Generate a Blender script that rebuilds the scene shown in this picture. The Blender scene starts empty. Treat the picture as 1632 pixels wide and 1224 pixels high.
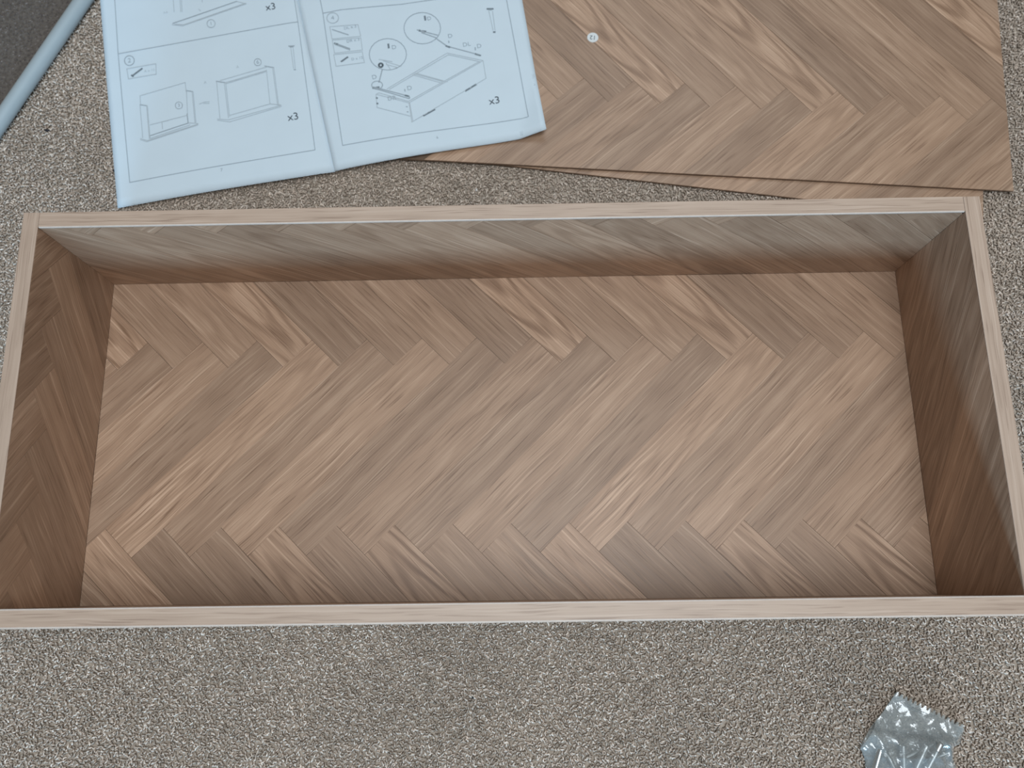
import bpy, bmesh, math, random
import numpy as np
from mathutils import Vector, Matrix, Euler, noise as mnoise

random.seed(7)
rng = np.random.default_rng(7)
S = 0.84                       # survey units -> metres
ZC = 0.018                     # carpet level below the inside floor of the carcass
scene = bpy.context.scene
C = scene.collection

# ------------------------------------------------------------------ camera, light, exposure
cam_d = bpy.data.cameras.new('camera')
cam = bpy.data.objects.new('camera', cam_d)
C.objects.link(cam)
scene.camera = cam
cam.location = (0.4630 * S, 0.0257 * S, (0.8697 + ZC) * S)
cam.rotation_euler = (0.2412, 0.0116, -0.0132)
cam_d.sensor_width = 36.0
cam_d.lens = 1331.3 / 1632 * 36.0
cam_d.clip_start = 0.02
cam_d.dof.use_dof = True
cam_d.dof.focus_distance = 0.70
cam_d.dof.aperture_fstop = 5.6

world = bpy.data.worlds.new('room_ambience')
scene.world = world
world.use_nodes = True
bg = world.node_tree.nodes['Background']
bg.inputs[0].default_value = (1.0, 0.90, 0.82, 1)
bg.inputs[1].default_value = 0.09

def area(name, loc, target, w, h, power, col):
    l = bpy.data.lights.new(name, 'AREA')
    l.shape = 'RECTANGLE'; l.size = w; l.size_y = h; l.energy = power; l.color = col
    o = bpy.data.objects.new(name, l); C.objects.link(o)
    o.location = loc
    o.rotation_euler = (Vector(target) - Vector(loc)).to_track_quat('-Z', 'Y').to_euler()
    return o
# daylight through the low window behind the photographer, a little to the left
area('window_daylight', (-0.10, -2.1, 0.68), (0.37, 0.3, 0.1), 0.9, 0.30, 33, (0.42, 0.72, 1.0))
# bounce from the bright ceiling above
area('ceiling_bounce', (0.62, -0.25, 2.35), (0.40, 0.30, 0.0), 1.1, 1.1, 26, (0.88, 0.95, 1.0))
area('far_sheen_fill', (0.70, 1.75, 2.40), (0.55, 0.45, 0.0), 1.3, 1.1, 11, (0.80, 0.92, 1.0))  # added overhead fill, reflected as a grey sheen on the loose boards

scene.view_settings.view_transform = 'Standard'
scene.view_settings.look = 'None'
scene.view_settings.gamma = 1.0
scene.view_settings.use_curve_mapping = False
scene.view_settings.exposure = 0.39

# ------------------------------------------------------------------ helpers
def W(x, y, z=0.0):
    """survey point (z from the carcass floor) -> metres, carpet at 0"""
    return (x * S, y * S, (z + ZC) * S)

def link(o, parent=None):
    C.objects.link(o)
    if parent is not None:
        o.parent = parent
    return o

def thing(name, loc, label, cat, group=None):
    o = bpy.data.objects.new(name, None)
    o.empty_display_size = 0.02
    o.location = loc
    o['label'] = label; o['category'] = cat
    if group: o['group'] = group
    return link(o)

def tag(o, label, cat, group=None):
    o['label'] = label; o['category'] = cat
    if group: o['group'] = group
    return o

def mesh_obj(name, verts, faces, mat, parent=None, origin=(0, 0, 0), uvs=None, col=None, smooth=False):
    me = bpy.data.meshes.new(name)
    ox, oy, oz = origin
    me.from_pydata([(float(v[0] - ox), float(v[1] - oy), float(v[2] - oz)) for v in verts], [], [tuple(int(i) for i in f) for f in faces])
    if uvs is not None:
        l = me.uv_layers.new(name='UVMap')
        l.data.foreach_set('uv', np.array([uvs[lp.vertex_index] for lp in me.loops], dtype=np.float32).ravel())
    bm = bmesh.new(); bm.from_mesh(me)
    bmesh.ops.recalc_face_normals(bm, faces=bm.faces)
    bm.to_mesh(me); bm.free()
    if col is not None:
        a = me.color_attributes.new('Tint', 'FLOAT_COLOR', 'POINT')
        a.data.foreach_set('color', np.tile(np.array(col, dtype=np.float32), len(me.vertices)))
    if smooth:
        for p in me.polygons: p.use_smooth = True
    me.materials.append(mat)
    return link(bpy.data.objects.new(name, me), parent)

def box_obj(name, lo, hi, mat, parent=None, origin=(0, 0, 0), bevel=0.0004, axis=0, col=(1, 0, 0, 1)):
    """box given in metres; grain uv runs along axis"""
    bm = bmesh.new()
    bmesh.ops.create_cube(bm, size=1.0)
    for v in bm.verts:
        for i in range(3):
            v.co[i] = (lo[i] + hi[i]) / 2 + v.co[i] * (hi[i] - lo[i]) - origin[i]
    if bevel > 0:
        bmesh.ops.bevel(bm, geom=list(bm.edges), offset=bevel, segments=2, affect='EDGES', profile=0.5)
    uvl = bm.loops.layers.uv.new('UVMap')
    o1 = (axis + 1) % 3 if axis != 1 else 0
    for f in bm.faces:
        for lp in f.loops:
            c = lp.vert.co
            others = [c[i] for i in range(3) if i != axis]
            lp[uvl].uv = (c[axis], others[0] + others[1])
    me = bpy.data.meshes.new(name); bm.to_mesh(me); bm.free()
    a = me.color_attributes.new('Tint', 'FLOAT_COLOR', 'POINT')
    a.data.foreach_set('color', np.tile(np.array(col, dtype=np.float32), len(me.vertices)))
    me.materials.append(mat)
    return link(bpy.data.objects.new(name, me), parent)

# ------------------------------------------------------------------ materials
class NT:
    def __init__(s, name):
        s.m = bpy.data.materials.new(name); s.m.use_nodes = True
        s.t = s.m.node_tree; s.t.nodes.clear()
        s.out = s.t.nodes.new('ShaderNodeOutputMaterial')
    def n(s, typ, **kw):
        nd = s.t.nodes.new(typ)
        for k, v in kw.items():
            if k.startswith('i_'):
                key = k[2:]
                nd.inputs[int(key) if key.isdigit() else key].default_value = v
            else: setattr(nd, k, v)
        return nd
    def l(s, a, b): s.t.links.new(a, b)
    def math(s, op, a, b=None, c=None, clamp=False):
        nd = s.t.nodes.new('ShaderNodeMath'); nd.operation = op; nd.use_clamp = clamp
        for i, x in enumerate((a, b, c)):
            if x is None: continue
            if isinstance(x, (int, float)): nd.inputs[i].default_value = x
            else: s.l(x, nd.inputs[i])
        return nd.outputs[0]
    def comb(s, x, y, z):
        nd = s.t.nodes.new('ShaderNodeCombineXYZ')
        for i, v in enumerate((x, y, z)):
            if isinstance(v, (int, float)): nd.inputs[i].default_value = v
            else: s.l(v, nd.inputs[i])
        return nd.outputs[0]
    def noise(s, vec, scale=1.0, detail=3.0, rough=0.55):
        nd = s.t.nodes.new('ShaderNodeTexNoise')
        s.l(vec, nd.inputs['Vector']); nd.inputs['Scale'].default_value = scale
        nd.inputs['Detail'].default_value = detail; nd.inputs['Roughness'].default_value = rough
        return nd.outputs[0]
    def remap(s, x, a, b, c, d):
        nd = s.t.nodes.new('ShaderNodeMapRange'); s.l(x, nd.inputs[0])
        for i, v in enumerate((a, b, c, d)): nd.inputs[1 + i].default_value = v
        return nd.outputs[0]
    def mix(s, f, a, b, blend='MIX'):
        nd = s.t.nodes.new('ShaderNodeMix'); nd.data_type = 'RGBA'; nd.blend_type = blend
        for sock, v in ((nd.inputs[0], f), (nd.inputs[6], a), (nd.inputs[7], b)):
            if isinstance(v, (int, float)): sock.default_value = v
            elif isinstance(v, tuple): sock.default_value = v if len(v) == 4 else (*v, 1)
            else: s.l(v, sock)
        return nd.outputs[2]

def oak_material(name, dark, mid, light, rough=0.42, contrast=1.0, bold=1.0, spec=0.5):
    """printed oak foil: grain runs along U (metres); Tint = (tone, cathedral amount, seed)"""
    g = NT(name)
    uv = g.n('ShaderNodeUVMap', uv_map='UVMap')
    sep = g.n('ShaderNodeSeparateXYZ'); g.l(uv.outputs[0], sep.inputs[0])
    u, v = sep.outputs[0], sep.outputs[1]
    at = g.n('ShaderNodeAttribute', attribute_name='Tint')
    ac = g.n('ShaderNodeSeparateColor'); g.l(at.outputs['Color'], ac.inputs[0])
    tone, cath, seed = ac.outputs[0], ac.outputs[1], ac.outputs[2]
    sd = g.math('MULTIPLY', seed, 37.0)
    # wander of the grain lines
    wob = g.noise(g.comb(g.math('MULTIPLY', u, 9.0), g.math('MULTIPLY', v, 30.0), sd), 1.0, 2.0)
    v2 = g.math('ADD', v, g.math('MULTIPLY', g.math('SUBTRACT', wob, 0.5), 0.007))
    # broad stripes, fine fibres, pores
    broad = g.noise(g.comb(g.math('MULTIPLY', u, 2.2), g.math('MULTIPLY', v2, 120.0), sd), 1.0, 2.5, 0.5)
    fine = g.noise(g.comb(g.math('MULTIPLY', u, 11.0), g.math('MULTIPLY', v2, 1000.0), sd), 1.0, 2.0, 0.6)
    pore = g.noise(g.comb(g.math('MULTIPLY', u, 24.0), g.math('MULTIPLY', v2, 1000.0), sd), 1.0, 1.0, 0.5)
    lite = g.noise(g.comb(g.math('MULTIPLY', u, 9.0), g.math('MULTIPLY', v2, 520.0), g.math('ADD', sd, 9.0)), 1.0, 1.0, 0.5)
    cloud = g.noise(g.comb(g.math('MULTIPLY', u, 25.0), g.math('MULTIPLY', v, 55.0), sd), 1.0, 2.0, 0.5)
    # cathedral arches: parabolas opening along U
    vc = g.math('SUBTRACT', v2, g.math('ADD', 0.013, g.math('MULTIPLY', seed, 0.006)))
    par = g.math('SUBTRACT', g.math('MULTIPLY', g.math('MULTIPLY', vc, vc), 14000.0), g.math('MULTIPLY', u, 42.0))
    par = g.math('ADD', par, g.math('MULTIPLY', wob, 3.5))
    arch = g.math('SINE', g.math('MULTIPLY', par, 2.2))
    arch = g.remap(arch, -0.1, 0.95, 0.0, 1.0)
    arch = g.math('MULTIPLY', arch, g.remap(broad, 0.35, 0.6, 0.25, 1.0))
    arch = g.math('MULTIPLY', arch, cath)
    val = g.math('MULTIPLY', g.math('SUBTRACT', broad, 0.5), 0.95 * bold)
    val = g.math('ADD', val, g.math('MULTIPLY', g.math('SUBTRACT', fine, 0.5), 0.9))
    val = g.math('ADD', val, g.math('MULTIPLY', g.math('SUBTRACT', cloud, 0.5), 0.45))
    val = g.math('SUBTRACT', val, g.math('MULTIPLY', arch, 0.68))
    val = g.math('SUBTRACT', val, g.math('MULTIPLY', g.remap(pore, 0.60, 0.68, 0.0, 1.0), 0.5))
    val = g.math('ADD', val, g.math('MULTIPLY', g.remap(lite, 0.60, 0.70, 0.0, 1.0), 0.42))
    val = g.math('ADD', g.math('MULTIPLY', val, contrast), 0.5, clamp=True)
    cr = g.n('ShaderNodeValToRGB')
    e = cr.color_ramp.elements
    e[0].position = 0.0; e[0].color = (*dark, 1)
    e[1].position = 1.0; e[1].color = (*light, 1)
    m_ = cr.color_ramp.elements.new(0.5); m_.color = (*mid, 1)
    g.l(val, cr.inputs[0])
    col = g.mix(1.0, cr.outputs[0], g.comb(tone, tone, tone), 'MULTIPLY')
    b = g.n('ShaderNodeBsdfPrincipled'); g.l(col, b.inputs['Base Color'])
    b.inputs['Specular IOR Level'].default_value = spec
    g.l(g.remap(fine, 0.2, 0.8, rough - 0.05, rough + 0.08), b.inputs['Roughness'])
    bump = g.n('ShaderNodeBump'); bump.inputs['Strength'].default_value = 0.12
    bump.inputs['Distance'].default_value = 0.0003
    g.l(fine, bump.inputs['Height']); g.l(bump.outputs[0], b.inputs['Normal'])
    g.l(b.outputs[0], g.out.inputs[0])
    return g.m

def plain(name, col, rough=0.6, metallic=0.0, spec=0.5, var=0.0, scale=200):
    g = NT(name)
    b = g.n('ShaderNodeBsdfPrincipled')
    b.inputs['Roughness'].default_value = rough; b.inputs['Metallic'].default_value = metallic
    b.inputs['Specular IOR Level'].default_value = spec
    tc = g.n('ShaderNodeTexCoord')
    nz = g.noise(tc.outputs['Object'], scale, 2.0)
    k = g.remap(nz, 0.3, 0.7, 1 - var, 1 + var)
    g.l(g.mix(1.0, tuple(col), g.comb(k, k, k), 'MULTIPLY'), b.inputs['Base Color'])
    g.l(b.outputs[0], g.out.inputs[0])
    return g.m

M_plank = oak_material('oak_foil_planks', (0.24, 0.142, 0.087), (0.445, 0.288, 0.192), (0.66, 0.465, 0.33), rough=0.42, contrast=0.72)
M_band = oak_material('pale_oak_edge_banding', (0.33, 0.225, 0.165), (0.52, 0.378, 0.285), (0.63, 0.48, 0.375), rough=0.45, contrast=0.8, bold=0.5)
M_core = plain('foil_substrate', (0.17, 0.11, 0.072), 0.6, var=0.1)
M_outer = oak_material('oak_foil_outer_face', (0.17, 0.10, 0.065), (0.27, 0.175, 0.115), (0.42, 0.29, 0.20))
M_lip_highlight = plain('painted_lip_highlight', (0.66, 0.57, 0.50), 0.5, var=0.05)  # rim edge highlight put into a pale colour
M_paper = plain('white_booklet_paper', (0.72, 0.85, 0.94), 0.7, spec=0.3, var=0.012, scale=30)
M_ink0 = plain('pale_grey_print', (0.54, 0.63, 0.69), 0.8)
M_ink1 = plain('grey_print', (0.40, 0.48, 0.54), 0.8)
M_ink3 = plain('marked_grey_print', (0.20, 0.25, 0.29), 0.8)
M_ink2 = plain('dark_grey_print', (0.10, 0.125, 0.15), 0.8)
M_tube = plain('white_painted_tube', (0.40, 0.47, 0.50), 0.5, var=0.03, scale=25)
M_steel = plain('zinc_plated_steel', (0.50, 0.52, 0.52), 0.38, metallic=0.8, var=0.1, scale=300)
M_lint = plain('dark_lint', (0.02, 0.02, 0.025), 0.9)
M_chip = plain('white_chip', (0.8, 0.8, 0.78), 0.7)
M_label = plain('white_sticker', (0.80, 0.85, 0.86), 0.5)

def carpet_material(name, base_only=False, gain=(1, 1, 1)):
    g = NT(name)
    b = g.n('ShaderNodeBsdfPrincipled'); b.inputs['Roughness'].default_value = 0.95
    b.inputs['Specular IOR Level'].default_value = 0.15
    tc = g.n('ShaderNodeTexCoord')
    if base_only:
        nz = g.noise(tc.outputs['Object'], 260, 3.0)
        cr = g.n('ShaderNodeValToRGB'); e = cr.color_ramp.elements
        e[0].position = 0.3; e[0].color = (0.33 * gain[0], 0.275 * gain[1], 0.225 * gain[2], 1)
        e[1].position = 0.7; e[1].color = (0.56 * gain[0], 0.48 * gain[1], 0.40 * gain[2], 1)
        g.l(nz, cr.inputs[0]); col = cr.outputs[0]
        bump = g.n('ShaderNodeBump'); bump.inputs['Strength'].default_value = 0.8
        bump.inputs['Distance'].default_value = 0.002
        g.l(nz, bump.inputs['Height']); g.l(bump.outputs[0], b.inputs['Normal'])
    else:
        at = g.n('ShaderNodeAttribute', attribute_name='Tint')
        nz = g.noise(tc.outputs['Object'], 7, 3.0)
        k = g.remap(nz, 0.3, 0.7, 0.9, 1.1)
        col = g.mix(1.0, at.outputs['Color'], g.comb(k, k, k), 'MULTIPLY')
    g.l(col, b.inputs['Base Color'])
    g.l(b.outputs[0], g.out.inputs[0])
    return g.m
M_floor = carpet_material('carpet_backing', True)
M_pile = carpet_material('carpet_yarn')
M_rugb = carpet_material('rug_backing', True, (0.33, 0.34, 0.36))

def film_material():
    g = NT('clear_crinkled_film')
    tr = g.n('ShaderNodeBsdfTransparent'); tr.inputs[0].default_value = (0.93, 0.955, 0.96, 1)
    gl = g.n('ShaderNodeBsdfGlossy'); gl.inputs['Roughness'].default_value = 0.12
    gl.inputs[0].default_value = (1, 1, 1, 1)
    df = g.n('ShaderNodeBsdfDiffuse'); df.inputs[0].default_value = (0.75, 0.83, 0.85, 1)
    lw = g.n('ShaderNodeLayerWeight'); lw.inputs[0].default_value = 0.35
    m1 = g.n('ShaderNodeMixShader'); m1.inputs[0].default_value = 0.24
    g.l(tr.outputs[0], m1.inputs[1]); g.l(df.outputs[0], m1.inputs[2])
    m2 = g.n('ShaderNodeMixShader')
    g.l(g.math('ADD', g.math('MULTIPLY', lw.outputs['Fresnel'], 0.8), 0.05, clamp=True), m2.inputs[0])
    g.l(m1.outputs[0], m2.inputs[1]); g.l(gl.outputs[0], m2.inputs[2])
    g.l(m2.outputs[0], g.out.inputs[0])
    return g.m
M_film = film_material()

# ------------------------------------------------------------------ setting: floor and its pile
fl = mesh_obj('floor', [(-2.5, -3.5, -0.0024), (3.2, -3.5, -0.0024), (3.2, 3.0, -0.0024), (-2.5, 3.0, -0.0024)],
              [(0, 1, 2, 3)], M_floor)
fl['kind'] = 'structure'

def pile(name, pts, parent, palette, weights, length=0.0030, rad=0.00105, base=-0.0026, top=0.0002, spread=0.09):
    """curly cut yarn: each tuft a bent three-sided tube, all joined (uncountable)"""
    n = len(pts); R = 4
    az = rng.uniform(0, 2 * np.pi, n)
    turn = rng.uniform(-1.6, 1.6, n)
    lens = length * rng.uniform(0.65, 1.35, n)
    hgt = (top - base) * rng.uniform(0.72, 1.06, n)
    prof = [(0.0, 0.0, 0.9), (0.22, 0.62, 1.05), (0.62, 0.95, 1.0), (1.0, 0.86, 0.55)]
    V = np.zeros((n, R, 3, 3), dtype=np.float32)
    for r, (s, zz, rr) in enumerate(prof):
        a = az + turn * s
        cx = pts[:, 0] + np.cos(a) * lens * (s - 0.45)
        cy = pts[:, 1] + np.sin(a) * lens * (s - 0.45)
        cz = base + hgt * zz
        for k in range(3):
            ph = k * 2 * np.pi / 3 + np.pi / 2
            ox = -np.sin(a) * np.cos(ph) * rad * rr
            oy = np.cos(a) * np.cos(ph) * rad * rr
            oz = np.sin(ph) * rad * rr
            V[:, r, k, 0] = cx + ox; V[:, r, k, 1] = cy + oy; V[:, r, k, 2] = cz + oz
    V = V.reshape(-1, 3)
    q = []
    for r in range(R - 1):
        for k in range(3):
            k2 = (k + 1) % 3
            q.append((r * 3 + k, r * 3 + k2, (r + 1) * 3 + k2, (r + 1) * 3 + k))
    q = np.array(q, dtype=np.int32)
    F = (q[None] + (np.arange(n, dtype=np.int32) * R * 3)[:, None, None]).reshape(-1, 4)
    me = bpy.data.meshes.new(name)
    me.vertices.add(len(V)); me.vertices.foreach_set('co', V.ravel())
    me.loops.add(F.size); me.loops.foreach_set('vertex_index', F.ravel())
    me.polygons.add(len(F)); me.polygons.foreach_set('loop_start', np.arange(0, F.size, 4, dtype=np.int32))
    me.update(calc_edges=True)
    me.polygons.foreach_set('use_smooth', np.ones(len(F), dtype=bool))
    pal = np.array(palette, dtype=np.float32)
    idx = rng.choice(len(pal), n, p=np.array(weights) / sum(weights))
    col = pal[idx] * (1 + rng.normal(0, spread, (n, 1))).clip(0.5, 1.6)
    c4 = np.ones((n, R * 3, 4), dtype=np.float32); c4[:, :, :3] = col[:, None, :]
    a = me.color_attributes.new('Tint', 'FLOAT_COLOR', 'POINT')
    a.data.foreach_set('color', c4.ravel())
    me.materials.append(M_pile)
    o = link(bpy.data.objects.new(name, me), parent)
    o['kind'] = 'stuff'
    return o

def jitter_grid(x0, x1, y0, y1, step):
    xs = np.arange(x0, x1, step); ys = np.arange(y0, y1, step)
    X, Y = np.meshgrid(xs, ys)
    P = np.stack([X.ravel(), Y.ravel()], 1)
    return P + rng.uniform(-0.5, 0.5, P.shape) * step

# the threshold line of the darker rug at the far left corner (direction of the white tube)
TA = np.array([-0.0680, 0.7360]) * S
TB = np.array([-0.1460, 0.5760]) * S
TD = (TA - TB) / np.linalg.norm(TA - TB)
TN = np.array([-TD[1], TD[0]])           # points to the far left
P = jitter_grid(-0.36, 1.12, -0.26, 0.82, 0.0024)
inside = (P[:, 0] > 0.004) & (P[:, 0] < 0.895 * S - 0.004) & (P[:, 1] > 0.004) & (P[:, 1] < 0.3759 * S - 0.004)
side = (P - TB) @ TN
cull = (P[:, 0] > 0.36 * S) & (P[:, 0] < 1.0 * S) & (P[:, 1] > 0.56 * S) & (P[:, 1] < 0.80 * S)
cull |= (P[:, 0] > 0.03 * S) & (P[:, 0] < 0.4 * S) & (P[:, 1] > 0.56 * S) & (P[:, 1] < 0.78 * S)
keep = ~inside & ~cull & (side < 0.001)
PAL = [(0.60, 0.50, 0.42), (0.51, 0.425, 0.35), (0.80, 0.70, 0.61), (0.38, 0.31, 0.25)]
pile('carpet_pile', P[keep], fl, PAL, [5, 4, 2.6, 1.6])
# ------------------------------------------------------------------ herringbone planks
HP, HS = 0.0599, 0.02995         # period along the row, half period

def clip_poly(poly, u0, u1, v0, v1):
    def cut(pl, ax, lim, sgn):
        out = []
        for i in range(len(pl)):
            a, b = pl[i], pl[(i + 1) % len(pl)]
            da, db = sgn * (a[ax] - lim), sgn * (b[ax] - lim)
            if da >= 0: out.append(a)
            if (da >= 0) != (db >= 0):
                t = da / (da - db)
                out.append((a[0] + (b[0] - a[0]) * t, a[1] + (b[1] - a[1]) * t))
        return out
    for ax, lim, sg in ((0, u0, 1), (0, u1, -1), (1, v0, 1), (1, v1, -1)):
        poly = cut(poly, ax, lim, sg)
        if len(poly) < 3: return []
    return poly

def inset(poly, d):
    n = len(poly)
    ar = sum(poly[i][0] * poly[(i + 1) % n][1] - poly[(i + 1) % n][0] * poly[i][1] for i in range(n)) / 2
    if ar < 0: poly = poly[::-1]
    cl = [p for i, p in enumerate(poly) if math.dist(p, poly[i - 1]) > 4 * d]
    n = len(cl)
    if n < 3 or abs(ar) < 4e-5: return []
    out = []
    for i in range(n):
        a, b, c = cl[i - 1], cl[i], cl[(i + 1) % n]
        d1 = (b[0] - a[0], b[1] - a[1]); d2 = (c[0] - b[0], c[1] - b[1])
        l1, l2 = math.hypot(*d1), math.hypot(*d2)
        n1 = (-d1[1] / l1, d1[0] / l1); n2 = (-d2[1] / l2, d2[0] / l2)
        k = 1 + n1[0] * n2[0] + n1[1] * n2[1]
        if k < 0.15: k = 0.15
        out.append((b[0] + (n1[0] + n2[0]) / k * d, b[1] + (n1[1] + n2[1]) / k * d))
    return out

def herring(zigs, rows, kr, rect, mapf, parent, origin, thick=0.0008, tones=None, gap=0.00018):
    """zigs: list of (X, Y, l) peak reference of each zigzag line, top to bottom.
    rows: list of (kind, zig_index): 'A' planks hang below their zigzag towards (-1,-1),
    'a' planks stand above it towards (1,1); 'B'/'b' the same for the other diagonal."""
    for kind, zi, tk in rows:
        X, Y = zigs[zi]
        for k in range(*kr):
            px, py = X + k * HP, Y
            if kind == 'A':    e0, e1, d = (px, py), (px + HS, py - HS), (-0.2055, -0.2003)
            elif kind == 'b':  e0, e1, d = (px - HS, py - HS), (px, py), (-0.2003, 0.2003)
            elif kind == 'B':  e0, e1, d = (px - HS, py - HS), (px, py), (0.2003, -0.2003)
            else:              e0, e1, d = (px, py), (px + HS, py - HS), (0.2003, 0.2003)
            quad = [e0, e1, (e1[0] + d[0], e1[1] + d[1]), (e0[0] + d[0], e0[1] + d[1])]
            pl = clip_poly(quad, *rect)
            if len(pl) < 3: continue
            pl = inset(pl, gap)
            if len(pl) < 3: continue
            dl = math.hypot(*d); du = (d[0] / dl, d[1] / dl); dv = (-du[1], du[0])
            tone, cath = tones(tk, k); tone = tone ** 1.35
            seed = (math.sin(k % 8 * 12.9898 + ord(tk) * 4.1) * 43758.5453) % 1.0
            th = thick * (1 + 0.12 * math.sin(k * 5.3 + zi))
            n = len(pl)
            vs = [mapf(p[0], p[1], 0.0) for p in pl] + [mapf(p[0], p[1], th) for p in pl]
            uv = [(((p[0] - e0[0]) * du[0] + (p[1] - e0[1]) * du[1]) * S,
                   abs((p[0] - e0[0]) * dv[0] + (p[1] - e0[1]) * dv[1]) * S) for p in pl] * 2
            fs = [tuple(range(n))[::-1], tuple(range(n, 2 * n))] + \
                 [(i, (i + 1) % n, n + (i + 1) % n, n + i) for i in range(n)]
            mesh_obj('plank', vs, fs, M_plank, parent, origin, uv, (tone, cath, seed, 1))

T_T = {1: (1.12, 1), 2: (0.96, .1), 3: (1.02, .3), 4: (1.10, .8), 5: (0.86, 0), 6: (0.95, 0), 7: (1.00, .1), 0: (0.88, .1)}
T_M = {1: (0.90, 0), 2: (1.03, .1), 3: (0.88, 0), 4: (1.12, .5), 5: (0.95, 0), 6: (1.06, .1), 7: (0.89, 0), 0: (1.0, .15)}
T_B = {1: (1.12, .5), 2: (0.84, 0), 3: (0.87, 0), 4: (1.06, .9), 5: (0.90, 0), 6: (1.02, 1), 7: (0.94, 0), 0: (0.98, .1)}
def tones(tk, k):
    if tk == 'T': return T_T[k % 8]
    if tk == 'M': return T_M[k % 8]
    if tk == 'B': return T_B[(k - 3) % 8]
    h = (math.sin(k * 7.7 + ord(tk)) * 917.3) % 1.0
    return (0.84 + 0.24 * h, (h * 7) % 1 > 0.65 and 0.5 or 0.0)

# ------------------------------------------------------------------ the drawer carcass
BW, BD, BH, BT = 0.8949, 0.3759, 0.1508, 0.015
carc = thing('drawer_carcass', (BW / 2 * S, BD / 2 * S, 0.0),
             'large open shallow oak-effect box with herringbone lining and pale rim, on the carpet', 'box')
CO = (BW / 2 * S, BD / 2 * S, 0.0)
PT = 0.0008
def bx(name, lo, hi, mat, parent, axis=0, bevel=0.0003, origin=CO, col=(1, 0, 0.3, 1)):
    return box_obj(name, W(*lo), W(*hi), mat, parent, origin, bevel * S, axis, col)
BB = 0.0012
rimz = BH - BB
bottom = bx('bottom_panel', (BT, BT, -0.012), (BW - BT, BD - BT, -PT), M_core, carc, 0)
back = bx('back_board', (BT, BD - BT + PT, -0.0178), (BW - BT, BD, rimz), M_outer, carc, 0)
front = bx('front_board', (BT, 0, -0.0178), (BW - BT, BT - PT, rimz), M_outer, carc, 0)
left = bx('side_board', (0, 0, -0.0178), (BT - PT, BD, rimz), M_outer, carc, 1)
right = bx('side_board', (BW - BT + PT, 0, -0.0178), (BW, BD, rimz), M_outer, carc, 1)
for o, lo, hi, ax, sd in ((back, (BT + 0.0003, BD - BT, rimz), (BW - BT - 0.0003, BD, BH), 0, .1), (front, (BT + 0.0003, 0, rimz), (BW - BT - 0.0003, BT, BH), 0, .4),
                      (left, (0, 0, rimz), (BT, BD, BH), 1, .6), (right, (BW - BT, 0, rimz), (BW, BD, BH), 1, .85)):
    b_ = bx('edge_banding', lo, hi, M_band, o, ax, 0.0004, col=(1, 0, sd, 1))
    b_['label'] = 'pale oak edge banding with fine grain'
# thin pale strips on the long rims: light catching the edge, painted as colour
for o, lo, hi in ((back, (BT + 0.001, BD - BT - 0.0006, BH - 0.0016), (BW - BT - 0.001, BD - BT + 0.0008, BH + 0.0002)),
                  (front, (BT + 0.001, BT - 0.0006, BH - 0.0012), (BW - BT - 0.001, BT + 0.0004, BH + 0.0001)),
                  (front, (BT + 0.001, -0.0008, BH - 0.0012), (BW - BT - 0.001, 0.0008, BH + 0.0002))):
    bx('lip_highlight', lo, hi, M_lip_highlight, o, 0, 0.0002)['label'] = 'thin pale strip painted as a highlight on the rim edge'

mf = lambda u, v, h: W(u, v, -PT + h)
herring([(0.2985 - 5 * HP, 0.2925), (0.093 - 5 * HP, 0.0922)],
        [('b', 0, 'T'), ('A', 0, 'M'), ('B', 1, 'B')], (-6, 24), (BT, BW - BT, BT, BD - BT), mf, bottom, CO, PT, tones)
# back board lining (u = x, v = z)
mb = lambda u, v, h: W(u, BD - BT + PT - h, v)
herring([(0.4155 + HS, 0.1605)], [('B', 0, 'K'), ('a', 0, 'J')], (-12, 12), (BT, BW - BT, 0.0, rimz), mb, back, CO, PT, tones)
# side linings (u = y, v = z)
ml = lambda u, v, h: W(BT - PT + h, u, v)
herring([(0.150, 0.1255)], [('A', 0, 'L'), ('b', 0, 'N')], (-8, 10), (BT, BD - BT, 0.0, rimz), ml, left, CO, PT, tones)
mr = lambda u, v, h: W(BW - BT + PT - h, u, v)
herring([(0.172, 0.199)], [('A', 0, 'R')], (-8, 10), (BT, BD - BT, 0.0, rimz), mr, right, CO, PT, tones)
# front board lining (u = x, v = z), faces away from the camera
mg = lambda u, v, h: W(u, BT - PT + h, v)
herring([(0.4155, 0.199)], [('A', 0, 'F')], (-8, 14), (BT, BW - BT, 0.0, rimz), mg, front, CO, PT, tones)

# ------------------------------------------------------------------ loose thin panels behind
def frame2(O, deg):
    c, s = math.cos(math.radians(deg)), math.sin(math.radians(deg))
    return lambda a, b, z: (O[0] + a * c - b * s, O[1] + a * s + b * c, z)

def loose_panel(O, deg, wid, dep, z0, label, zig, kr, shift, ex):
    f = frame2(O, deg)
    org = W(*f(-wid / 2, dep / 2, z0))
    root = thing('back_panel', org, label, 'panel')
    th = 0.0030
    ps = [f(-wid, 0, 0), f(ex, 0, 0), f(ex, dep, 0), f(-wid, dep, 0)]
    vs = [W(p[0], p[1], z0) for p in ps] + [W(p[0], p[1], z0 + th - PT) for p in ps]
    uv = [(p[0] * S, p[1] * S) for p in ps] * 2
    mesh_obj('board', vs, [(0, 3, 2, 1), (4, 5, 6, 7), (0, 1, 5, 4), (1, 2, 6, 5), (2, 3, 7, 6), (3, 0, 4, 7)], M_core, root, org, uv, (1, 0, .2, 1))
    mp = lambda u, v, h: W(*f(u, v, z0 + th - PT + h))
    herring([(zig[0] - shift * HP, zig[1])], [('A', 0, 'M'), ('b', 0, 'T')], kr, (-wid, ex, 0, min(dep, zig[1] + 0.172)), mp, root, org, PT, tones)
    return root, f, org
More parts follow.
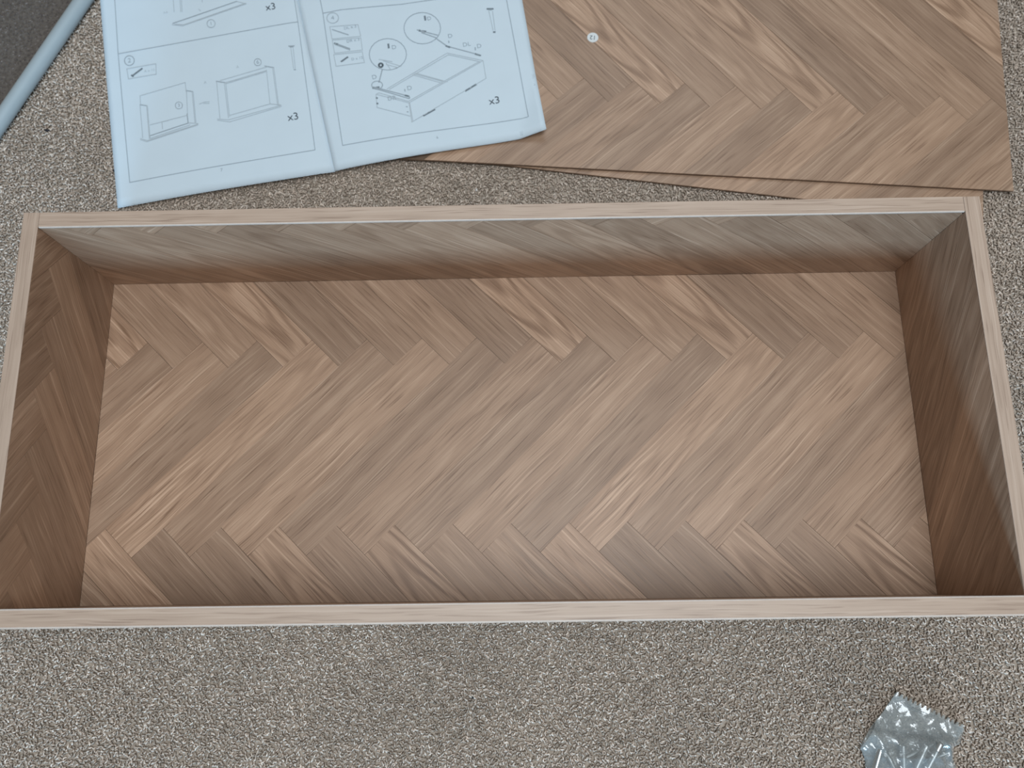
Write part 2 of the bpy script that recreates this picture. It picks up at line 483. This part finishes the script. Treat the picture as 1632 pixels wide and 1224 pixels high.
# zigzag peaks seen at (0.9643, 0.5836) for print index 14
O1 = (1.0267, 0.4605)
def local(O, deg, p):
    c, s = math.cos(math.radians(-deg)), math.sin(math.radians(-deg))
    d = (p[0] - O[0], p[1] - O[1])
    return (d[0] * c - d[1] * s, d[0] * s + d[1] * c)
zl = local(O1, -4.45, (0.9643, 0.5836))
p1, f1, org1 = loose_panel(O1, -4.45, 0.74, 0.292, -ZC + 0.0045,
    'upper thin herringbone board with a round 12 sticker, half under the booklet', zl, (-2, 17), 6, 0.005)
p2, f2, org2 = loose_panel((0.9945, 0.4277), -8.2, 0.70, 0.20, -ZC + 0.0005,
    'lower thin herringbone board peeping out behind the box rim, beneath the upper board', (-0.03, 0.12), (-2, 17), 7, 0.0)
# round sticker printed 12, upside down as the board lies turned
def text_mesh(s, size):
    c = bpy.data.curves.new('t', 'FONT'); c.body = s; c.size = size
    c.align_x = 'CENTER'; c.align_y = 'CENTER'; c.resolution_u = 3
    o = bpy.data.objects.new('t', c); C.objects.link(o)
    dg = bpy.context.evaluated_depsgraph_get()
    me = o.evaluated_get(dg).to_mesh()
    v = [tuple(x.co) for x in me.vertices]; f = [tuple(p.vertices) for p in me.polygons]
    o.evaluated_get(dg).to_mesh_clear()
    bpy.data.objects.remove(o); bpy.data.curves.remove(c)
    return v, f
sc = (0.5588, 0.6712); sz = -ZC + 0.0045 + 0.0031
vs = []; 
for k in range(28):
    a = k * 2 * math.pi / 28; vs.append(W(sc[0] + 0.0067 * math.cos(a), sc[1] + 0.0067 * math.sin(a), sz))
for k in range(28):
    a = k * 2 * math.pi / 28; vs.append(W(sc[0] + 0.0067 * math.cos(a), sc[1] + 0.0067 * math.sin(a), sz + 0.0003))
st = mesh_obj('sticker', vs, [tuple(range(28))[::-1], tuple(range(28, 56))] + [(k, (k + 1) % 28, 28 + (k + 1) % 28, 28 + k) for k in range(28)], M_label, p1, org1)
st['label'] = 'round white sticker reading 12, upside down'
tv, tf = text_mesh('12', 0.0078)
ca, sa = math.cos(math.radians(172)), math.sin(math.radians(172))
mesh_obj('sticker_number', [W(sc[0] + v[0] * ca - v[1] * sa, sc[1] + v[0] * sa + v[1] * ca, sz + 0.0005) for v in tv], tf, M_ink2, st, org1)

# ------------------------------------------------------------------ instruction booklet
PG = {'L': ((0.0027, 0.4611), (0.2536, 0.4996), (-0.0592, 0.8087), (0.1727, 0.8432)),
      'R': ((0.2536, 0.4996), (0.4990, 0.5409), (0.1727, 0.8432), (0.4511, 0.8906))}
def page(pg, s, t, off=0.0):
    A, B, Cc, D = PG[pg]
    x = (A[0] * (1 - s) + B[0] * s) * (1 - t) + (Cc[0] * (1 - s) + D[0] * s) * t
    y = (A[1] * (1 - s) + B[1] * s) * (1 - t) + (Cc[1] * (1 - s) + D[1] * s) * t
    if pg == 'L':
        z = 0.0042 + 0.0068 * max(0.0, s) ** 1.3 + 0.0022 * math.sin(math.pi * s) + 0.0008 * math.sin(5 * s + 4 * t)
        z -= 0.0010 * math.exp(-((1 - s) / 0.04) ** 2)
    else:
        z = 0.0110 + 0.0010 * s + 0.0026 * math.sin(math.pi * min(1, s * 1.3)) * (1 - 0.3 * t) + 0.0006 * math.sin(6 * s + 5 * t)
        z -= 0.0010 * math.exp(-(s / 0.04) ** 2)
        c = max(0.0, (s - 0.93) + (0.10 - t) * 0.55)        # dog-eared lower corner
        z += c * 0.09
    return (x, y, z - ZC + off)
borg = W(0.21, 0.66, -ZC)
book = thing('instruction_booklet', borg, 'open white assembly instruction booklet with line drawings, lying at the top left', 'booklet')
def sheet(name, pg, off, grow, parent, mat=M_paper, thick=0.00035):
    nu, nv = 40, 30; vs = []
    for lay in (off + thick, off):
        for j in range(nv + 1):
            for i in range(nu + 1):
                s = i / nu; t = j / nv * (1 + grow) - grow
                if pg == 'R': s *= (1 + grow * 0.6)
                else: s = 1 - (1 - s) * (1 + grow * 0.6)
                vs.append(W(*page(pg, s, t, lay)))
    m = (nu + 1) * (nv + 1); fs = []
    for j in range(nv):
        for i in range(nu):
            a = j * (nu + 1) + i; q = (a, a + 1, a + nu + 2, a + nu + 1)
            fs.append(q); fs.append(tuple(m + x for x in q[::-1]))
    ring = [i for i in range(nu + 1)] + [j * (nu + 1) + nu for j in range(1, nu + 1) if j <= nv] + \
           [nv * (nu + 1) + i for i in range(nu - 1, -1, -1)] + [j * (nu + 1) for j in range(nv - 1, 0, -1)]
    for a, b in zip(ring, ring[1:] + ring[:1]): fs.append((a, b, m + b, m + a))
    return mesh_obj(name, vs, fs, mat, parent, borg, smooth=True)
LW = {0: 0.00095, 1: 0.0009, 2: 0.00125, 3: 0.0021}
INK = {0: M_ink0, 1: M_ink1, 2: M_ink1, 3: M_ink3}
PRINT = {'L': ([(1,[(.0774,.8365),(.0686,.5739),(.0666,.079),(.9326,.0846),(.9798,.5776),(.9892,.7134)]),(1,[(.0683,.5719),(.9803,.5797)]),(0,[(.1043,.5067),(.2505,.5078),(.2462,.4669),(.108,.4663),(.1043,.5067)]),(3,[(.1311,.4769),(.1801,.4979)]),(3,[(.1253,.4791),(.1323,.4733)]),(0,[(.1545,.36),(.1564,.3936),(.3816,.4157),(.3816,.3802)]),(2,[(.1519,.3597),(.1832,.3514)]),(2,[(.3806,.3845),(.4109,.3763)]),(0,[(.1516,.357),(.1488,.2339)]),(0,[(.1832,.3514),(.1796,.2265)]),(0,[(.1866,.351),(.1833,.2293)]),(0,[(.3824,.3801),(.3726,.2869)]),(0,[(.4092,.3765),(.4027,.2561)]),(0,[(.4142,.3758),(.4078,.2567)]),(2,[(.3713,.2938),(.3707,.2604)]),(2,[(.1826,.236),(.3705,.2591)]),(0,[(.1377,.2321),(.1695,.2199),(.4167,.2495)]),(0,[(.1372,.2282),(.1665,.2164),(.4161,.2463)]),(0,[(.1829,.2261),(.3792,.2513)]),(0,[(.3707,.2604),(.417,.2515)]),(0,[(.1899,.2768),(.3687,.2888)]),(0,[(.2477,.2804),(.2471,.2538)]),(0,[(.2477,.2804),(.279,.2815)]),(0,[(.4358,.3241),(.4604,.3289),(.4855,.3268)]),(0,[(.4554,.3248),(.4826,.3205)]),(2,[(.532,.4009),(.5745,.3896)]),(2,[(.7765,.4283),(.8185,.4163)]),(0,[(.551,.401),(.7884,.4239)]),(0,[(.5745,.3896),(.7782,.41)]),(0,[(.5753,.3854),(.7773,.406)]),(0,[(.5332,.398),(.5224,.2546)]),(0,[(.5692,.389),(.5627,.2545)]),(0,[(.5759,.3881),(.5686,.259)]),(0,[(.7812,.4117),(.7676,.2804)]),(0,[(.8125,.4164),(.8024,.2743)]),(0,[(.8183,.4156),(.8072,.2736)]),(0,[(.5702,.2628),(.7679,.2817),(.8183,.2707)]),(0,[(.5671,.2472),(.818,.2694)]),(0,[(.5696,.2388),(.8187,.2653)]),(0,[(.511,.2561),(.5668,.2459)]),(0,[(.5102,.2522),(.5677,.2377)]),(2,[(.7999,.2746),(.8135,.2714)]),(2,[(.9103,.4895),(.9384,.487)]),(2,[(.9161,.4852),(.9315,.4838)]),(0,[(.9191,.4799),(.9118,.4008)]),(0,[(.9301,.4784),(.9201,.3996)]),(2,[(.9123,.3959),(.9206,.3947)]),(0,[(.3798,.7814),(.3735,.7014)]),(0,[(.4155,.7766),(.407,.6969)]),(0,[(.4226,.7757),(.414,.6959)]),(2,[(.3588,.6562),(.6969,.6994)]),(0,[(.3552,.651),(.4069,.6398),(.7428,.6831),(.6969,.6994)]),(0,[(.3688,.652),(.412,.6433),(.74,.6864)]),(0,[(.5258,.7472),(.5232,.7201)]),(0,[(.5003,.6943),(.508,.6876)]),(1,[(.1455,.5344),(.1441,.5296),(.1411,.5253),(.1367,.5218),(.1313,.5195),(.1253,.5184),(.1189,.5185),(.1128,.52),(.1072,.5227),(.1026,.5264),(.0992,.5309),(.0974,.5358),(.0972,.5409),(.0986,.5457),(.1016,.55),(.106,.5535),(.1114,.5558),(.1175,.557),(.1238,.5568),(.13,.5553),(.1356,.5526),(.1402,.5489),(.1436,.5444),(.1454,.5394),(.1455,.5344)]),(0,[(.3544,.3297),(.3532,.3264),(.3511,.3234),(.348,.321),(.3442,.3194),(.34,.3186),(.3356,.3188),(.3314,.3198),(.3276,.3217),(.3245,.3242),(.3223,.3273),(.3211,.3307),(.3211,.3342),(.3222,.3375),(.3244,.3405),(.3275,.3429),(.3313,.3445),(.3355,.3453),(.3399,.3452),(.3441,.3441),(.3479,.3423),(.351,.3397),(.3532,.3366),(.3544,.3332),(.3544,.3297)]),(0,[(.7632,.4453),(.7618,.4419),(.7593,.4389),(.756,.4365),(.7521,.4348),(.7477,.434),(.7433,.4342),(.7391,.4352),(.7353,.4371),(.7323,.4397),(.7303,.4429),(.7293,.4463),(.7296,.4499),(.7309,.4533),(.7333,.4563),(.7367,.4588),(.7406,.4604),(.745,.4612),(.7495,.4611),(.7537,.46),(.7574,.4581),(.7604,.4555),(.7625,.4524),(.7634,.4489),(.7632,.4453)]),(0,[(.5704,.6262),(.5689,.6222),(.5661,.6186),(.5623,.6157),(.5576,.6138),(.5525,.6128),(.5473,.613),(.5422,.6142),(.5377,.6165),(.5341,.6195),(.5315,.6233),(.5303,.6274),(.5304,.6316),(.5319,.6357),(.5346,.6392),(.5385,.6421),(.5431,.6441),(.5483,.645),(.5536,.6449),(.5586,.6436),(.5631,.6414),(.5668,.6383),(.5693,.6345),(.5705,.6304),(.5704,.6262)])],[('2',.1214,.5376,.006,1),('A x 10',.2149,.4849,.0034,0),('3',.3378,.332,.0044,1),('6',.7464,.4476,.0052,1),('1',.5504,.6289,.0052,1),('A',.6456,.4419,.0036,0),('x3',.8617,.6547,.0094,1),('x3',.8635,.2188,.0096,1),('7',.4945,.065,.004,1),('A',.4783,.4027,.0036,0),('AA',.3298,.7044,.0032,0)]),'R': ([(1,[(.102,.7014),(.1004,.5957),(.0619,.0812),(.933,.069),(.9302,.5289),(.9299,.5766)]),(1,[(.1004,.5957),(.1843,.5969),(.2764,.5903),(.4545,.5768),(.6287,.5735),(.7239,.5773)]),(0,[(.118,.5376),(.2447,.5264),(.2469,.4788),(.1167,.488),(.118,.5376)]),(0,[(.1169,.4833),(.2453,.472),(.2412,.424),(.1142,.4309),(.1169,.4833)]),(0,[(.1096,.4258),(.239,.4174),(.2387,.3744),(.1089,.3794),(.1096,.4258)]),(2,[(.1269,.5244),(.1931,.4927)]),(3,[(.1236,.4694),(.1358,.4641)]),(2,[(.1269,.4689),(.1866,.4378)]),(2,[(.1258,.4644),(.1855,.4333)]),(3,[(.1368,.3939),(.1689,.4066)]),(2,[(.5037,.4664),(.5909,.4331)]),(2,[(.521,.4533),(.5808,.4247)]),(3,[(.5127,.4615),(.5403,.4551)]),(2,[(.5137,.4661),(.5338,.4502)]),(2,[(.5803,.4224),(.624,.3847)]),(3,[(.6197,.3865),(.6345,.3797)]),(2,[(.624,.3847),(.7685,.3305)]),(3,[(.7451,.3385),(.7664,.3303)]),(2,[(.6353,.4046),(.6351,.3976)]),(2,[(.7492,.3632),(.7478,.3536)]),(3,[(.5497,.515),(.5489,.4992)]),(3,[(.3621,.4297),(.3606,.4148)]),(0,[(.3069,.3767),(.3638,.3598)]),(0,[(.3252,.3683),(.3989,.3363)]),(0,[(.3349,.3525),(.3814,.3343)]),(0,[(.3349,.3582),(.3499,.3302)]),(2,[(.3119,.3356),(.2857,.2896)]),(2,[(.3943,.2469),(.3944,.2389)]),(3,[(.2527,.2715),(.2811,.2709)]),(2,[(.2551,.2757),(.4077,.2179)]),(2,[(.2603,.2693),(.4056,.2092)]),(2,[(.4077,.2179),(.4097,.212),(.4056,.2092)]),(3,[(.392,.2235),(.4057,.2181)]),(0,[(.3156,.2592),(.6182,.359)]),(0,[(.3249,.2556),(.6235,.3524)]),(0,[(.6182,.359),(.774,.3091)]),(0,[(.6233,.3513),(.7598,.3066)]),(0,[(.774,.3091),(.4017,.1934)]),(0,[(.7567,.3082),(.3998,.1993)]),(0,[(.4438,.2967),(.5717,.2467)]),(0,[(.4585,.3014),(.593,.2499)]),(0,[(.4514,.3002),(.5702,.2549)]),(0,[(.2613,.2459),(.4017,.1934)]),(0,[(.2758,.2495),(.3998,.1993)]),(0,[(.2613,.2459),(.2758,.2495)]),(0,[(.4017,.1934),(.3973,.1204),(.7722,.2406),(.774,.3091)]),(0,[(.405,.1929),(.4027,.1225)]),(3,[(.4564,.1372),(.5118,.1535)]),(3,[(.6682,.2055),(.7217,.2234)]),(0,[(.2613,.2459),(.2536,.1962),(.3961,.1428)]),(3,[(.2592,.232),(.263,.2309)]),(3,[(.2567,.211),(.2605,.2099)]),(2,[(.3856,.1805),(.3907,.1793)]),(2,[(.3849,.1611),(.39,.1598)]),(3,[(.8356,.5043),(.8619,.5004)]),(2,[(.8426,.4991),(.8531,.4976)]),(0,[(.8416,.4946),(.8443,.418)]),(0,[(.8581,.4921),(.8535,.4166)]),(3,[(.8453,.4102),(.8519,.4093)]),(0,[(.165,.5663),(.1628,.561),(.1591,.5564),(.1539,.5528),(.1478,.5503),(.1411,.5491),(.1342,.5494),(.1277,.5511),(.1219,.5541),(.1174,.5582),(.1143,.5631),(.1129,.5685),(.1133,.574),(.1155,.5793),(.1192,.5839),(.1244,.5876),(.1305,.5901),(.1372,.5913),(.1441,.591),(.1506,.5892),(.1563,.5862),(.1609,.5821),(.164,.5772),(.1654,.5718),(.165,.5663)]),(1,[(.61,.4579),(.6037,.4426),(.5922,.4292),(.5763,.4185),(.5571,.4114),(.536,.4083),(.5143,.4093),(.4936,.4144),(.4752,.4233),(.4605,.4354),(.4504,.4498),(.4456,.4657),(.4464,.4818),(.4528,.4972),(.4643,.5108),(.4801,.5216),(.4992,.5288),(.5203,.532),(.5418,.531),(.5625,.5258),(.5808,.5167),(.5956,.5045),(.6058,.4899),(.6107,.474),(.61,.4579)]),(1,[(.434,.3786),(.4274,.3634),(.4157,.35),(.3995,.3395),(.3799,.3324),(.3584,.3293),(.3364,.3304),(.3153,.3355),(.2967,.3444),(.2818,.3564),(.2716,.3708),(.2669,.3866),(.2678,.4027),(.2744,.418),(.2862,.4314),(.3024,.4422),(.3218,.4494),(.3432,.4525),(.3652,.4515),(.3861,.4463),(.4047,.4372),(.4196,.425),(.4299,.4105),(.4348,.3947),(.434,.3786)]),(1,[(.2988,.2763),(.2969,.2725),(.2936,.2691),(.289,.2665),(.2833,.2647),(.2771,.264),(.2707,.2644),(.2645,.2658),(.259,.2682),(.2546,.2713),(.2515,.2751),(.25,.2791),(.2502,.2832),(.252,.2871),(.2553,.2905),(.26,.2931),(.2656,.2949),(.2718,.2956),(.2783,.2952),(.2844,.2938),(.2899,.2914),(.2943,.2882),(.2974,.2845),(.2989,.2804),(.2988,.2763)]),(3,[(.3179,.352),(.3171,.3502),(.3158,.3486),(.3141,.3473),(.3121,.3464),(.3099,.3459),(.3076,.346),(.3055,.3466),(.3036,.3476),(.3021,.349),(.3011,.3507),(.3007,.3526),(.3008,.3545),(.3016,.3563),(.3029,.3579),(.3046,.3592),(.3066,.3601),(.3088,.3606),(.3111,.3605),(.3132,.3599),(.3151,.3589),(.3166,.3575),(.3176,.3558),(.318,.3539),(.3179,.352)])],[('4',.1391,.5702,.0054,1),('DL x 3',.2078,.5206,.0037,1),('DR x 3',.2086,.4674,.0037,1),('D x 12',.2099,.3948,.0034,1),('D',.5673,.503,.005,1),('D',.6461,.4222,.0054,1),('DL',.7134,.3799,.0054,1),('D',.7683,.3663,.0054,1),('D',.3846,.4136,.0054,1),('D',.2695,.3119,.0057,1),('D',.4171,.2482,.0057,1),('DR',.3287,.2211,.0054,1),('x3',.7918,.152,.0094,1),('6',.4984,.0487,.0034,1)])}
PW, PH = 0.2516, 0.353
for pg in 'LR':
    pgo = sheet('page', pg, 0.0, 0.0, book)
    for q in (1, 2):
        sheet('under_page', pg, -0.0004 * q, 0.0015 * q * (1 if pg == 'L' else .6), pgo)
    acc = {0: ([], []), 1: ([], []), 2: ([], []), 3: ([], []), 4: ([], [])}
    for w, pts in PRINT[pg][0]:
        V_, F_ = acc[w]
        for (s0, t0), (s1, t1) in zip(pts, pts[1:]):
            L_ = math.hypot((s1 - s0) * PW, (t1 - t0) * PH)
            if L_ < 1e-5: continue
            nx, ny = -(t1 - t0) * PH / L_, (s1 - s0) * PW / L_
            ns = max(1, int(L_ / 0.006)); h = LW[w] / 2; b0 = len(V_)
            for i in range(ns + 1):
                e = -0.3 * LW[w] / L_ if i == 0 else (1 + 0.3 * LW[w] / L_ if i == ns else i / ns)
                s = s0 + (s1 - s0) * e; t = t0 + (t1 - t0) * e
                for g in (-h, h): V_.append(W(*page(pg, s + nx * g / PW, t + ny * g / PH, 0.0007)))
            for i in range(ns): F_.append((b0 + 2 * i, b0 + 2 * i + 1, b0 + 2 * i + 3, b0 + 2 * i + 2))
    for tx, s, t, hgt, dk in PRINT[pg][1]:
        tv, tf = text_mesh(tx.replace('x3', 'x3'), hgt / 0.70)
        k = 4 if tx == 'x3' else (2 if dk else 0)
        V_, F_ = acc[k]; b0 = len(V_)
        for v in tv: V_.append(W(*page(pg, s + v[0] / PW, t + v[1] / PH, 0.0007)))
        F_ += [tuple(b0 + i for i in f) for f in tf]
    for k, (V_, F_) in acc.items():
        if V_:
            o = mesh_obj('printed_text' if k == 4 else 'printed_drawing', V_, F_, M_ink2 if k == 4 else INK[k], pgo, borg)
            o['kind'] = 'stuff'
            o['label'] = 'dark printed x3' if k == 4 else 'grey printed line drawing'

# ------------------------------------------------------------------ darker rug and white tube, top left
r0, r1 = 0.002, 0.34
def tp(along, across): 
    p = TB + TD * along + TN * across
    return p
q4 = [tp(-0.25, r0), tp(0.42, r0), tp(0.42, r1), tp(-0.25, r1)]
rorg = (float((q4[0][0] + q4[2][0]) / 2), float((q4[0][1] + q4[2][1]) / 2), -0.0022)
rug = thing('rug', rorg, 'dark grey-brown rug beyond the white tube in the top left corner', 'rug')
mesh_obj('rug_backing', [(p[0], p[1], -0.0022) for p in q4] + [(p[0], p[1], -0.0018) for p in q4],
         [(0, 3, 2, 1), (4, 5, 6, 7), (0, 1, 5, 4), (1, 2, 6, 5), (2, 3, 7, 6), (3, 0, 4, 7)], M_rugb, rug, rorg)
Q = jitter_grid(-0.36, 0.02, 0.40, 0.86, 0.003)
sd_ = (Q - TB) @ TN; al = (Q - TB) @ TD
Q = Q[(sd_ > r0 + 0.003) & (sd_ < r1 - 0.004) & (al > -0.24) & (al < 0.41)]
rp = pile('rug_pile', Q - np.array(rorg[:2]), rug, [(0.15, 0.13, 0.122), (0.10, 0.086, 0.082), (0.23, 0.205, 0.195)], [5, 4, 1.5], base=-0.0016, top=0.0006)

def tube_pts(name, path, radii, mat, parent=None, origin=(0, 0, 0), n=16, cap=True):
    vs = []; fs = []; P_ = [Vector(p) for p in path]
    for i, p in enumerate(P_):
        t = (P_[min(i + 1, len(P_) - 1)] - P_[max(i - 1, 0)]).normalized()
        a = t.cross(Vector((0, 0, 1)));  a = a.normalized() if a.length > 1e-4 else Vector((1, 0, 0))
        b = a.cross(t).normalized()
        for k in range(n):
            ph = 2 * math.pi * k / n
            vs.append(tuple(p + (a * math.cos(ph) + b * math.sin(ph)) * radii[i]))
    for i in range(len(P_) - 1):
        for k in range(n):
            fs.append((i * n + k, i * n + (k + 1) % n, (i + 1) * n + (k + 1) % n, (i + 1) * n + k))
    if cap:
        fs.append(tuple(range(n))[::-1]); fs.append(tuple((len(P_) - 1) * n + k for k in range(n)))
    return mesh_obj(name, vs, fs, mat, parent, origin, smooth=True)
tz = 0.0084
pa = []
for i in range(18):
    a = -0.22 + 0.46 * i / 17
    p = tp(a, -0.0027 + max(0.0, a - 0.165) ** 1.6 * 2.6)
    pa.append((p[0], p[1], tz))
tu = tube_pts('tube', pa, [0.0079] * 18, M_tube, None, (0, 0, 0), 20)
tag(tu, 'round white tube lying diagonally on the carpet in the top left corner', 'tube')

# ------------------------------------------------------------------ bits on the carpet
def crumb(loc, r, mat, label, sx=1.0):
    bm = bmesh.new(); bmesh.ops.create_icosphere(bm, subdivisions=1, radius=r)
    for v in bm.verts:
        v.co *= random.uniform(0.7, 1.25); v.co.x *= sx; v.co.z *= 0.6
    me = bpy.data.meshes.new('crumb'); bm.to_mesh(me); bm.free(); me.materials.append(mat)
    o = link(bpy.data.objects.new('crumb', me)); o.location = loc
    tag(o, label, 'crumb')
crumb((-0.1150 * S, 0.6290 * S, 0.0006), 0.0012, M_lint, 'tiny black speck close beside the white tube')
crumb((-0.0941 * S, 0.5639 * S, 0.0006), 0.0017, M_lint, 'small black fleck on the carpet left of the booklet, below the tube', 1.8)
crumb((-0.0080 * S, 0.5097 * S, 0.0006), 0.0018, M_lint, 'black fleck touching the left edge of the booklet')
crumb((0.4120 * S, -0.0790 * S, 0.0006), 0.0010, M_lint, 'tiny black speck on the carpet in front of the box')
crumb((0.4172 * S, 0.4767 * S, 0.0008), 0.0016, M_chip, 'tiny white chip on the carpet between booklet and box', 0.6)

# ------------------------------------------------------------------ bag of screws
def screw(p0, p1, L, label, z=(0.008, 0.006), r=0.0021):
    """threaded tip at p0 (survey xy), running towards p1 for L metres, countersunk head at the far end"""
    a = Vector((p0[0] * S, p0[1] * S, z[0])); d = Vector(((p1[0] - p0[0]), (p1[1] - p0[1]), 0)).normalized()
    b = a + d * L; b.z = z[1]
    d = (b - a).normalized(); n = 46; path = []; rad = []
    for i in range(n + 1):
        t = i / n; path.append(a + d * (L * t))
        if t < 0.04: rr = r * (0.45 + 0.5 * t / 0.04)
        elif t < 0.62: rr = r * (0.84 if i % 2 else 1.08)
        elif t < 0.92: rr = r * 0.86
        else: rr = r * (0.9 + 1.2 * min(1.0, (t - 0.92) / 0.06))
        rad.append(rr)
    o = tube_pts('screw', path, rad, M_steel, None, (0, 0, 0), 12)
    tag(o, label, 'screw', 'steel screws in the clear bag')
screw((0.8101, -0.1285), (0.8032, -0.1462), 0.040, 'leftmost steel screw in the clear bag, thick and leaning slightly', r=0.0030)
screw((0.8140, -0.1300), (0.8230, -0.1500), 0.038, 'thin steel screw second from the left in the bag, slanting right', (0.0055, 0.005), 0.0018)
screw((0.8312, -0.1250), (0.8300, -0.1465), 0.040, 'upright steel screw in the middle of the clear bag', (0.009, 0.006), 0.0026)
screw((0.8542, -0.1254), (0.8417, -0.1466), 0.040, 'diagonal steel screw right of the upright one in the bag', (0.010, 0.007), 0.0028)
screw((0.8677, -0.1238), (0.8526, -0.1468), 0.040, 'rightmost long diagonal steel screw in the bag', (0.0105, 0.008), 0.0029)
screw((0.8340, -0.1395), (0.8530, -0.1320), 0.030, 'nearly level steel screw lying beneath the diagonal ones', (0.0022, 0.0022), 0.0020)
screw((0.8800, -0.1330), (0.8560, -0.1420), 0.034, 'steel screw low at the right side of the bag, lying almost level', (0.005, 0.0022), 0.0017)

LE = [(0.832, -0.0805), (0.8195, -0.0960), (0.8040, -0.1120), (0.7925, -0.1290), (0.7960, -0.1400), (0.7950, -0.165), (0.793, -0.20), (0.80, -0.25)]
RE = [(0.8965, -0.1135), (0.8930, -0.1180), (0.8890, -0.1235), (0.8830, -0.1290), (0.8815, -0.1400), (0.8830, -0.165), (0.886, -0.20), (0.878, -0.25)]
def along(P_, t):
    x = t * (len(P_) - 1); i = min(int(x), len(P_) - 2); f = x - i
    return (P_[i][0] * (1 - f) + P_[i + 1][0] * f, P_[i][1] * (1 - f) + P_[i + 1][1] * f)
folds = [(rng.uniform(0, math.pi), rng.uniform(25, 75), rng.uniform(0, 6), rng.uniform(0.4, 1)) for _ in range(7)]
def crumple(x, y, o):
    v = 0
    x2 = x + 0.006 * mnoise.noise(Vector((x * 40, y * 40, o))); y2 = y + 0.006 * mnoise.noise(Vector((x * 40, y * 40, o + 7)))
    for a, fr, ph, am in folds:
        s = (x2 * math.cos(a) + y2 * math.sin(a)) * fr + ph + o
        v += am * abs((s % 1.0) - 0.5) * 2 * (40 / fr) ** 0.5
    return v / 7
bag_org = (0.84 * S, -0.17 * S, 0.0)
bag = thing('plastic_bag', bag_org, 'crumpled clear plastic bag of screws at the bottom right', 'bag')
def film(name, top_side):
    nu, nv = 60, 96; vs = []; fs = []
    for j in range(nv + 1):
        t = j / nv; l_ = along(LE, t); r_ = along(RE, t)
        for i in range(nu + 1):
            s = i / nu
            x = l_[0] + (r_[0] - l_[0]) * s; y = l_[1] + (r_[1] - l_[1]) * s
            if j == 0 and i % 4 in (1, 2): y += 0.0030; x += 0.0016           # serrated cut edge
            body = min(1, max(0, (t - 0.28) / 0.25)) * min(1, (1 - t) / 0.12) * (math.sin(math.pi * s) ** 0.5 if 0 < s < 1 else 0)
            flap = 0.0030 + 0.0045 * math.exp(-((t - 0.34) / 0.09) ** 2)
            c = crumple(x, y, 0.0 if top_side else 3.3)
            if top_side: z = flap + body * 0.0125 + (c - 0.3) * (0.005 + 0.011 * min(1.0, t / 0.3))
            else: z = 0.0012 + c * 0.0016
            vs.append((x * S, y * S, max(z, 0.0008)))
    for j in range(nv):
        for i in range(nu):
            a = j * (nu + 1) + i; fs.append((a, a + 1, a + nu + 2, a + nu + 1))
    return mesh_obj(name, vs, fs, M_film, bag, bag_org)
film('upper_film', True); film('lower_film', False)
# bright welded seam lines near the serrated mouth
for k_, tt in enumerate((0.035, 0.055)):
    path = []; 
    for i in range(25):
        s = 0.18 + 0.30 * i / 24; l_ = along(LE, tt); r_ = along(RE, tt)
        x = l_[0] + (r_[0] - l_[0]) * s; y = l_[1] + (r_[1] - l_[1]) * s
        path.append((x * S, y * S, 0.0040 + (crumple(x, y, 0.0) - 0.3) * 0.010 + 0.0004 + 0.003 * math.exp(-((tt - 0.34) / 0.09) ** 2)))
    tube_pts('welded_seam', path, [0.00025] * 25, M_film, bag, bag_org, 6)
